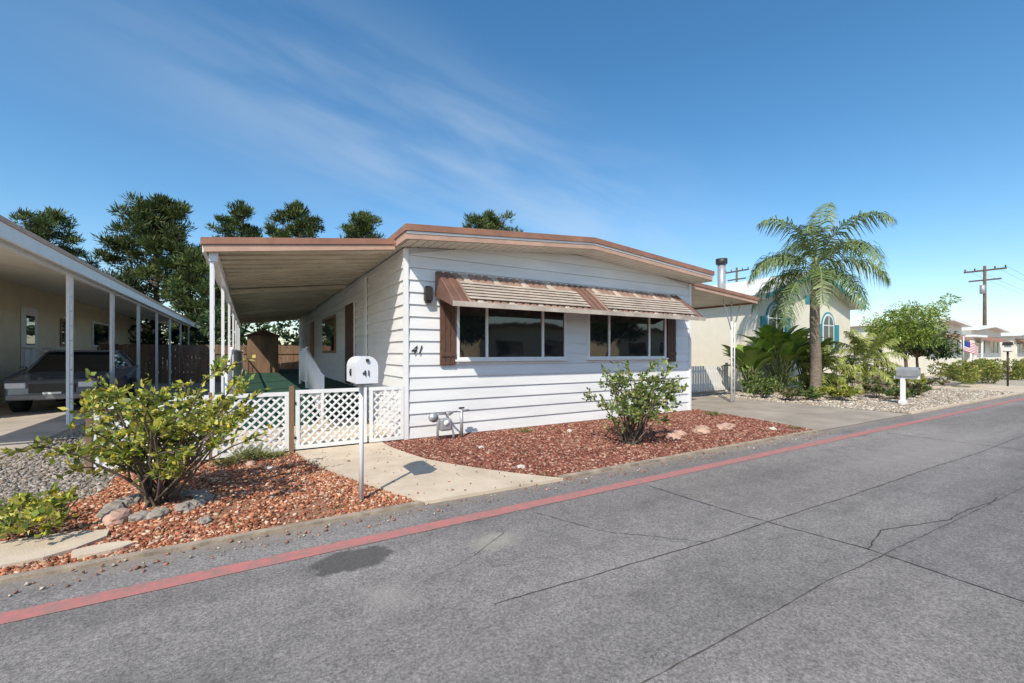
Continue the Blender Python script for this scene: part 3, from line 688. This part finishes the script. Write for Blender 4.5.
for (x,y,h,r,pl) in [(14.2,7.9,.6,.6,GR),(15.0,8.4,.9,.5,GR),(17.2,6.0,.75,.6,PK),(15.2,6.2,.45,.5,YG),(18.0,7.6,.8,.6,GR),(17.0,5.4,.35,.5,GR),(20.3,6.2,.8,.65,YG),(13.9,7.0,.4,.4,PK),(19.4,5.6,.5,.5,GR),(21.5,7,1.1,.8,GR),(22.6,6.2,.7,.6,PK),(14.6,6.8,.35,.45,GR),(16.0,6.6,.4,.55,YG),(18.4,5.5,.5,.5,PK),(16.4,7.5,.8,.6,GR),(19.8,7.6,1.2,.8,GR)]:
    bush('garden_shrub',x,y,h,r,10,1000,.10,.05,pl,(0,0),.01,.1)
for (x,y) in [(14.6,5.2),(16.6,5.0),(18.8,5.2),(20.2,4.7),(16.0,5.9)]: rock('garden_rock',x,y,random.uniform(.08,.14),M['rk'])
def broad(name,x,y,h,r,nl,palette,trunkh,L=.16,W=.05,tr=.08):
    E=empty(name); t=Tubes(); P=[];D=[];C=[]
    t.add([(x,y,0),(x+.06,y,trunkh*.5),(x-.03,y,trunkh)],[tr,tr*.8,tr*.7],8)
    for i in range(16):
        az=i*2.4; rr=r*random.uniform(.35,1); e=Vector((x+math.cos(az)*rr,y+math.sin(az)*rr,trunkh+(h-trunkh)*random.uniform(.25,1.0)*(1-.3*rr/r)))
        b=Vector((x-.03,y,trunkh)); t.add([b,b.lerp(e,.5)+Vector((0,0,.1)),e],[tr*.4,tr*.25,tr*.08],5,False)
        for k in range(4):
            q=b.lerp(e,random.uniform(.5,1.05))+Vector((random.gauss(0,.2),random.gauss(0,.2),random.gauss(0,.15)))*r*.7; n=nl//64; s=r*random.uniform(.14,.34); d=unit(rng.normal(size=(n,3)))
            P.append(np.array(tuple(q))+d*s*rng.uniform(.2,1,(n,1))**.5*np.array([1,1,.7])); D.append(d+np.array([0,0,-.4])+rng.normal(0,.4,(n,3))); C.append(pal(n,palette,.2)*random.uniform(.7,1.3))
    t.obj('trunk_and_limbs',M['bark'],E); P=np.concatenate(P);D=np.concatenate(D);C=np.concatenate(C); N=len(P)
    leaves('leaves',P,D,rng.uniform(L*.6,L,N),rng.uniform(W*.6,W,N),C,M['leaf'],E)
broad('garden_tree',24.2,7.4,4.5,1.45,9000,[(.26,.36,.06),(.36,.44,.08),(.16,.24,.05)],1.5)
broad('garden_tree',31,9.0,3.6,1.6,5000,DG+[(.14,.2,.06)],1.2,.22,.1)
mass('hedge',[(x,6.4+random.uniform(-.3,.5),.5,.9,.7,.62) for x in np.arange(26,42,1.3)],[(.20,.26,.05),(.28,.32,.07),(.12,.17,.04),(.34,.28,.08)],.14,.08,1000)

# ------------------------------------------------------------ left neighbour
NH=empty('mobile_home')
NX=-5.9; dz=.22
box('walls',-13,NX,13,36,0,3.45,M['sidecream'],NH)
V=[];F=[]
z=.1
while z<3.4:
    n=len(V); V+=[(NX+.02,12.9,z),(NX+.02,36,z),(NX+.002,36,z+.2),(NX+.002,12.9,z+.2)]; F+=[(n,n+1,n+2,n+3)]; z+=.2
meshobj('lap_siding',V,F,M['sidecream'],NH)
extr('carport_roof',[(-3.0,7.9,2.98+dz),(NX-.3,7.9,3.3+dz),(NX-.3,7.9,3.36+dz),(-3.0,7.9,3.04+dz)],(0,28,0),M['pan2'],NH)
box('fascia',-3.0,-2.95,7.86,36,2.84+dz,3.045+dz,M['white'],NH); box('fascia_cap',-3.0,-2.93,7.86,36,3.047+dz,3.12+dz,M['brownlt'],NH)
box('front_fascia',-13,-3.002,7.86,7.9,2.9+dz,3.08+dz,M['beige'],NH)
box('beam',-3.2,-3.1,8.0,36,2.8+dz,2.93+dz,M['whitemetal'],NH)
V=[];F=[];y=8.2
while y<35:
    n=len(V); V+=[(-3.02,y,2.96+dz),(NX-.2,y,3.26+dz),(NX-.2,y+.03,3.26+dz),(-3.02,y+.03,2.96+dz)]; F.append((n,n+3,n+2,n+1)); y+=.4
meshobj('pan_ribs',V,F,M['beige'],NH)
L=[]
for yy in (8.9,12.2,15.4,18.6,21.9,25.2,28.8,32.4):
    L+=[(-3.19,-3.14,yy,yy+.05,0,2.8+dz),(-3.19,-3.14,yy+.2,yy+.25,0,2.8+dz)]
    for k in range(9): L.append((-3.175,-3.155,yy+.05,yy+.2,.2+k*.3,.22+k*.3))
boxes('carport_posts',L,M['whitemetal'],NH)
dy=1.0
box('door_frame',NX+.022,NX+.05,17.75+dy,18.85+dy,.75,2.85,M['white'],NH); box('door',NX+.05,NX+.06,17.85+dy,18.75+dy,.78,2.78,M['white'],NH); box('door_glass',NX+.06,NX+.066,18.0+dy,18.6+dy,1.7,2.6,M['glass'],NH)
box('window_frame',NX+.022,NX+.05,25.6,28.2,1.7,2.85,M['white'],NH); box('window_glass',NX+.05,NX+.056,25.75,28.05,1.8,2.75,M['glass'],NH)
box('window_frame',NX+.022,NX+.05,21.9,22.9,1.7,2.7,M['brown'],NH); box('window_glass',NX+.05,NX+.056,22.0,22.8,1.8,2.6,M['glass'],NH)
for i in range(4): box('step',NX+.03,NX+.35+.28*(3-i),17.7+dy+.002*i,18.95+dy-.002*i,.18*i+.001,.18*(i+1),M['white'],NH)
t=Tubes()
for yy in (17.62+dy,19.02+dy):
    t.add([(NX+.1,yy,1.6),(NX+.4,yy,1.6),(NX+1.3,yy,.95)],.035,6)
    for k in range(10):
        f=k/9; xx=NX+.15+f*1.15; zt=1.6 if f<.22 else 1.6-(f-.22)/.78*.65; t.add([(xx,yy,max(0,zt-.85)),(xx,yy,zt)],.018,4)
    t.add([(NX+1.3,yy,0),(NX+1.3,yy,1.0)],.035,6)
t.obj('stair_railing',M['white'],NH)

def car(x,y,name='parked_car'):
    E=empty(name); w=.88
    side=[(0,.35),(0.02,.62),(.12,.80),(1.15,.95),(1.3,.98),(4.0,1.0),(4.45,.92),(4.55,.7),(4.55,.35)]
    V=[];F=[]
    n=len(side)
    for s,ww in ((-1,.97),(1,.97)):
        for (yy,zz) in side:
            k=w*(1-.10*max(0,(.25-yy)/.25)-.10*max(0,(yy-4.3)/.25)); V.append((s*k,yy,zz))
    F=[tuple(range(n)),tuple(range(2*n-1,n-1,-1))]+[(i,(i+1)%n,(i+1)%n+n,i+n) for i in range(n)]
    o=meshobj('body',[(x+a,y+b,c) for a,b,c in V],F,M['carp'],E); b=o.modifiers.new('b','BEVEL'); b.width=.06; b.segments=3
    cab=[(1.2,.96),(1.95,1.45),(3.2,1.5),(4.15,1.0)]
    V=[]
    for s in (-1,1):
        for (yy,zz) in cab: V.append((x+s*(w*.93 if zz<1.1 else w*.72),y+yy,zz))
    F=[(0,1,2,3),(7,6,5,4)]+[(i,i+4,i+5,i+1) for i in range(3)]+[(3,7,4,0)]
    o=meshobj('greenhouse',V,F,M['glass'],E); b=o.modifiers.new('b','BEVEL'); b.width=.04; b.segments=2
    o=box('roof',x-w*.70,x+w*.70,y+1.9,y+3.25,1.47,1.53,M['carp'],E,.03)
    t=Tubes()
    for s in (-1,1):
        for (ya,za),(yb,zb) in zip(cab[:-1],cab[1:]):
            t.add([(x+s*(w*.935 if za<1.1 else w*.725),y+ya,za),(x+s*(w*.935 if zb<1.1 else w*.725),y+yb,zb)],.03,6)
    t.obj('pillars',M['carp'],E)
    for s in (-1,1):
        for yy in (.85,3.65):
            tube('wheel',[(x+s*(w-.2),y+yy,.33),(x+s*(w+.02),y+yy,.33)],.33,M['tyre'],E,20); tube('hub',[(x+s*(w+.005),y+yy,.33),(x+s*(w+.03),y+yy,.33)],.2,M['greym'],E,14)
        box('headlight',x+s*.62-.17,x+s*.62+.17,y-.02,y+.06,.62,.75,M['whitemetal'],E,.02); box('mirror',x+s*(w+.08)-.07,x+s*(w+.08)+.07,y+1.45,y+1.55,.98,1.1,M['carp'],E,.02)
    box('grille',x-.4,x+.4,y-.02,y+.03,.5,.72,M['dark'],E,.01); box('licence_plate',x-.16,x+.16,y-.035,y-.021,.42,.52,M['white'],E); box('bumper',x-.78,x+.78,y-.05,y+.1,.34,.48,M['carp'],E,.03)
car(-4.05,14.6)

# ------------------------------------------------------------ right neighbour
RN=empty('mobile_home')
a,b,yf=17.0,24.9,9.7; xc=(a+b)/2; e,r=3.65,4.85
extr('walls',[(a,yf,0),(b,yf,0),(b,yf,e),(xc,yf,r),(a,yf,e)],(0,15,0),M['wall2'],RN)
for (p,q) in (((a-.35,e-.12),(xc,r+.02)),((xc,r+.02),(b+.35,e-.12))):
    extr('roof_slope',[(p[0],yf-.45,p[1]+.02),(q[0],yf-.45,q[1]+.02),(q[0],yf-.45,q[1]+.14),(p[0],yf-.45,p[1]+.14)],(0,15.8,0),M['roofm'],RN)
    extr('fascia',[(p[0],yf-.5,p[1]-.04),(q[0],yf-.5,q[1]-.04),(q[0],yf-.5,q[1]+.12),(p[0],yf-.5,p[1]+.12)],(0,.045,0),M['teal'],RN)
box('eave_fascia',a-.38,a-.352,yf-.5,yf+15,e-.16,e+.02,M['white'],RN)
def arched(x0,x1,z0,z1,y):
    w=(x1-x0)/2; c=(x0+x1)/2
    def arc(k,yy): return [(x0-k,yy,z0-k),(x1+k,yy,z0-k)]+[(c+(w+k)*math.cos(t),yy,z1+(w+k)*math.sin(t)) for t in np.linspace(0,math.pi,12)]
    extr('arched_trim',arc(.17,y-.035),(0,.03,0),M['teal'],RN)
    extr('arched_frame',arc(.09,y-.042),(0,.035,0),M['white'],RN); extr('arched_glass',arc(0,y-.05),(0,.012,0),M['glass'],RN)
    boxes('muntins',[(c-.02,c+.02,y-.065,y-.051,z0,z1+w-.02),(x0,x1,y-.066,y-.052,z1-.02,z1+.02)],M['white'],RN)
    boxes('shutters',[(x0-.55,x0-.18,y-.05,y-.005,z0-.05,z1+.05),(x1+.18,x1+.55,y-.05,y-.005,z0-.05,z1+.05)],M['teal'],RN)
arched(17.75,18.8,1.7,2.85,yf); arched(22.2,23.1,1.6,2.7,yf)
box('attic_vent',xc-.3,xc+.3,yf-.03,yf-.005,3.6,3.95,M['teal'],RN)
box('skirting',a-.02,b+.02,yf-.02,yf-.003,0,.55,M['beige'],RN)
tube('chimney',[(18.5,12.2,3.6),(18.5,12.2,5.5)],.17,M['greym'],RN,14); tube('chimney_cap',[(18.5,12.2,5.5),(18.5,12.2,5.53),(18.5,12.2,5.75),(18.5,12.2,5.78)],[.23,.25,.25,.1],M['dark'],RN,14)
PF=empty('picket_fence'); L=[]
for i in range(18): L.append((12.9+i*.14,12.9+i*.14+.09,9.98,10.0,.06,.98))
boxes('pickets',L,M['white'],PF); boxes('rails',[(12.85,15.45,10.002,10.04,.25,.33),(12.85,15.45,10.002,10.04,.75,.83),(12.8,12.88,9.97,10.05,0,1.08),(15.45,15.53,9.97,10.05,0,1.08)],M['white'],PF)

def farhome(x0,x1,y,z=3.2,m=None,roof=None):
    E=empty('mobile_home'); m=m or M['wall2']; c=(x0+x1)/2
    extr('walls',[(x0,y,0),(x1,y,0),(x1,y,z-.3),(c,y,z),(x0,y,z-.3)],(0,14,0),m,E)
    extr('roof',[(x0-.3,y-.5,z-.32),(c,y-.5,z+.0),(x1+.3,y-.5,z-.32),(x1+.3,y-.5,z-.14),(c,y-.5,z+.18),(x0-.3,y-.5,z-.14)],(0,15,0),M['white'],E)
    for (p,q) in ((.12,.42),(.58,.88)):
        xa=x0+(x1-x0)*p; xb=x0+(x1-x0)*q; window(E,xa,xb,1.4,2.4,y,[(xa+xb)/2],M['white'],E)
    extr('awning',[(x0+.6,y-.01,2.75),(x0+.6,y-.8,2.35),(x0+.6,y-.8,2.31),(x0+.6,y-.01,2.7)],(x1-x0-1.2,0,0),M['brown'],E)
    boxes('side_windows',[(x0-.03,x0-.005,y+2,y+3.6,1.3,2.4),(x0-.03,x0-.005,y+6,y+7.5,1.3,2.4)],M['glass'],E)
    return E
farhome(36,43.5,10.2,3.6); farhome(47,55,10.5,3.5,M['cream']); farhome(59,67,10.5,3.3)
farhome(71,80,10.5,3.5,M['cream'])
CPx=empty('carport'); box('roof',43.9,46.8,9.6,20,2.6,2.75,M['white'],CPx)
boxes('posts',[(46.6,46.7,9.8,9.9,0,2.6),(44,44.1,9.8,9.9,0,2.6)],M['white'],CPx)
def opp(x0,x1):
    E=empty('mobile_home'); c=(x0+x1)/2; y=-11
    extr('walls',[(x0,y,0),(x1,y,0),(x1,y,2.9),(c,y,3.3),(x0,y,2.9)],(0,-14,0),M['sidecream'],E)
    extr('roof',[(x0-.3,y+.5,2.9),(c,y+.5,3.3),(x1+.3,y+.5,2.9),(x1+.3,y+.5,3.1),(c,y+.5,3.5),(x0-.3,y+.5,3.1)],(0,-15,0),M['brown'],E)
    boxes('windows',[(x0+1,x0+3,y,y+.04,1.3,2.3),(x1-3,x1-1,y,y+.04,1.3,2.3)],M['glass'],E)
opp(1,9); opp(13,21); opp(-12,-4); opp(25,33)
broad('garden_tree',11,-10,5,2.0,2500,DG,2,.4,.2,.12); broad('garden_tree',0,-10.5,4,1.6,2000,DG,1.5,.4,.2,.1); broad('garden_tree',23,-10,6,2.4,2500,DG,2,.4,.2,.12)

def upole(x,y,h,wires=True):
    E=empty('utility_pole'); tube('pole',[(x,y,0),(x,y,h)],[.2,.13],M['pole'],E,8)
    boxes('crossarms',[(x-.08,x+.08,y-1.7,y+1.7,h-.6,h-.42),(x-.08,x+.08,y-1.3,y+1.3,h-1.7,h-1.54)],M['pole'],E)
    t=Tubes()
    for q in (-1.6,-.8,.8,1.6): t.add([(x,y+q,h-.42),(x,y+q,h-.15)],.06,6)
    t.obj('insulators',M['dark'],E); tube('transformer',[(x-.35,y+.1,h-3.2),(x-.35,y+.1,h-2.2)],.24,M['greym'],E,10)
    if wires:
        t=Tubes()
        for q in (-1.6,-.8,.8,1.6): t.add([(x+s,y+q,h-.2-1.2*(1-((s-45)/45)**2)) for s in range(0,91,10)],.012,4)
        t.obj('wires',M['dark'],E)
upole(72,15,11.4); upole(57.4,35.6,13.2,False)
LP=empty('lantern_post'); tube('post',[(28.3,5.2,0),(28.3,5.2,1.5)],.035,M['dark'],LP,8)
box('lantern_frame',28.18,28.42,5.08,5.32,1.5,1.53,M['dark'],LP); box('lantern_glass',28.21,28.39,5.11,5.29,1.53,1.78,M['white'],LP); extr('lantern_cap',[(28.15,5.05,1.78),(28.45,5.05,1.78),(28.3,5.05,1.92)],(0,.3,0),M['dark'],LP)
FL=empty('american_flag'); M['fr']=mat('flag_red',(.5,.03,.04),.8,.1,3); M['fb']=mat('flag_blue',(.03,.05,.25),.8,.1,3)
fx,fy,fz=34.5,8.0,1.6
tube('pole',[(fx-.05,fy,.9),(fx-.05,fy,2.4)],.02,M['white'],FL,6)
for i in range(13):
    z0=fz+.045*i; V=[];F=[]
    x_=.4 if i>=6 else 0
    n=10
    for j in range(n+1):
        xx=x_+(1.0-x_)*j/n; yy=fy-xx*.4+.05*math.sin(xx*8); V+=[(fx+xx,yy,z0-.35*xx),(fx+xx,yy,z0+.045-.35*xx)]
    F=[(2*j,2*j+2,2*j+3,2*j+1) for j in range(n)]
    meshobj('stripe',V,F,M['fr'] if i%2==0 else M['white'],FL)
V=[];F=[]
for j in range(6):
    xx=.4*j/5; yy=fy-xx*.4+.05*math.sin(xx*8); V+=[(fx+xx,yy,fz+.27-.35*xx),(fx+xx,yy,fz+.585-.35*xx)]
F=[(2*j,2*j+2,2*j+3,2*j+1) for j in range(5)]; meshobj('canton',V,F,M['fb'],FL)

# ------------------------------------------------------------ light
sv=Vector((-.66,-.62,0)).normalized(); EL=R(46)
sd=Vector((sv.x*math.cos(EL),sv.y*math.cos(EL),math.sin(EL)))
li=bpy.data.lights.new('sun','SUN'); li.energy=5.0; li.angle=R(.5); li.color=(1,.92,.80)
lo=bpy.data.objects.new('sun',li); COL.objects.link(lo); lo.rotation_euler=sd.to_track_quat('Z','Y').to_euler()
w=bpy.data.worlds.new('World'); scene.world=w; w.use_nodes=True; nt=w.node_tree; N=nt.nodes; L=nt.links
bg=N['Background']; sky=N.new('ShaderNodeTexSky'); sky.sky_type='NISHITA'; sky.sun_disc=False; sky.sun_elevation=EL; sky.sun_rotation=math.atan2(sv.x,sv.y); sky.altitude=0; sky.air_density=1.0; sky.dust_density=.7; sky.ozone_density=1.8
hs=N.new('ShaderNodeHueSaturation'); hs.inputs['Hue'].default_value=.494; hs.inputs['Saturation'].default_value=1.28; hs.inputs['Value'].default_value=1.22; L.new(sky.outputs[0],hs.inputs['Color'])
tc=N.new('ShaderNodeTexCoord')
d1=Vector((.784,-.472,-.403)).normalized(); cc=Vector((.146,.876,.4595)).normalized(); d2=d1.cross(cc).normalized()
def dot(v):
    x=N.new('ShaderNodeVectorMath'); x.operation='DOT_PRODUCT'; L.new(tc.outputs['Generated'],x.inputs[0]); x.inputs[1].default_value=v; return x.outputs['Value']
def mth(op,a,b=None,c=None):
    x=N.new('ShaderNodeMath'); x.operation=op
    for i,q in enumerate((a,b,c)):
        if q is None: continue
        if isinstance(q,(int,float)): x.inputs[i].default_value=q
        else: L.new(q,x.inputs[i])
    return x.outputs[0]
A=dot(d1);B=dot(d2);C=dot(cc)
cb=N.new('ShaderNodeCombineXYZ'); L.new(mth('MULTIPLY',A,1.0),cb.inputs[0]); L.new(mth('MULTIPLY',B,4.5),cb.inputs[1]); L.new(mth('MULTIPLY',C,1.2),cb.inputs[2])
nz=N.new('ShaderNodeTexNoise'); nz.inputs['Scale'].default_value=2.2; nz.inputs['Detail'].default_value=7; nz.inputs['Roughness'].default_value=.5; nz.inputs['Distortion'].default_value=.35
L.new(cb.outputs[0],nz.inputs['Vector'])
def sm(v,a,b):
    x=N.new('ShaderNodeMapRange'); x.interpolation_type='SMOOTHSTEP'; L.new(v,x.inputs[0]); x.inputs[1].default_value=a; x.inputs[2].default_value=b; x.inputs[3].default_value=0; x.inputs[4].default_value=1; return x.outputs[0]
band=sm(mth('ABSOLUTE',B),.24,.0)
along=mth('MULTIPLY',sm(A,.45,.0),sm(A,-.95,-.35))
amt=mth('MULTIPLY',mth('MULTIPLY',mth('MULTIPLY',band,along),sm(nz.outputs['Fac'],.28,.74)),.44)
mx=N.new('ShaderNodeMix'); mx.data_type='RGBA'; L.new(amt,mx.inputs[0]); L.new(hs.outputs[0],mx.inputs[6]); mx.inputs[7].default_value=(4.6,5.3,6.0,1)
L.new(mx.outputs[2],bg.inputs['Color']); bg.inputs['Strength'].default_value=.15

cam=bpy.data.cameras.new('camera'); cam.lens=15.35; cam.sensor_width=36; cam.shift_y=.0112; cam.clip_end=3000; cam.clip_start=.05
co=bpy.data.objects.new('camera',cam); COL.objects.link(co); co.location=(0,0,1.45); co.rotation_euler=(R(90),0,R(-30.96)); scene.camera=co
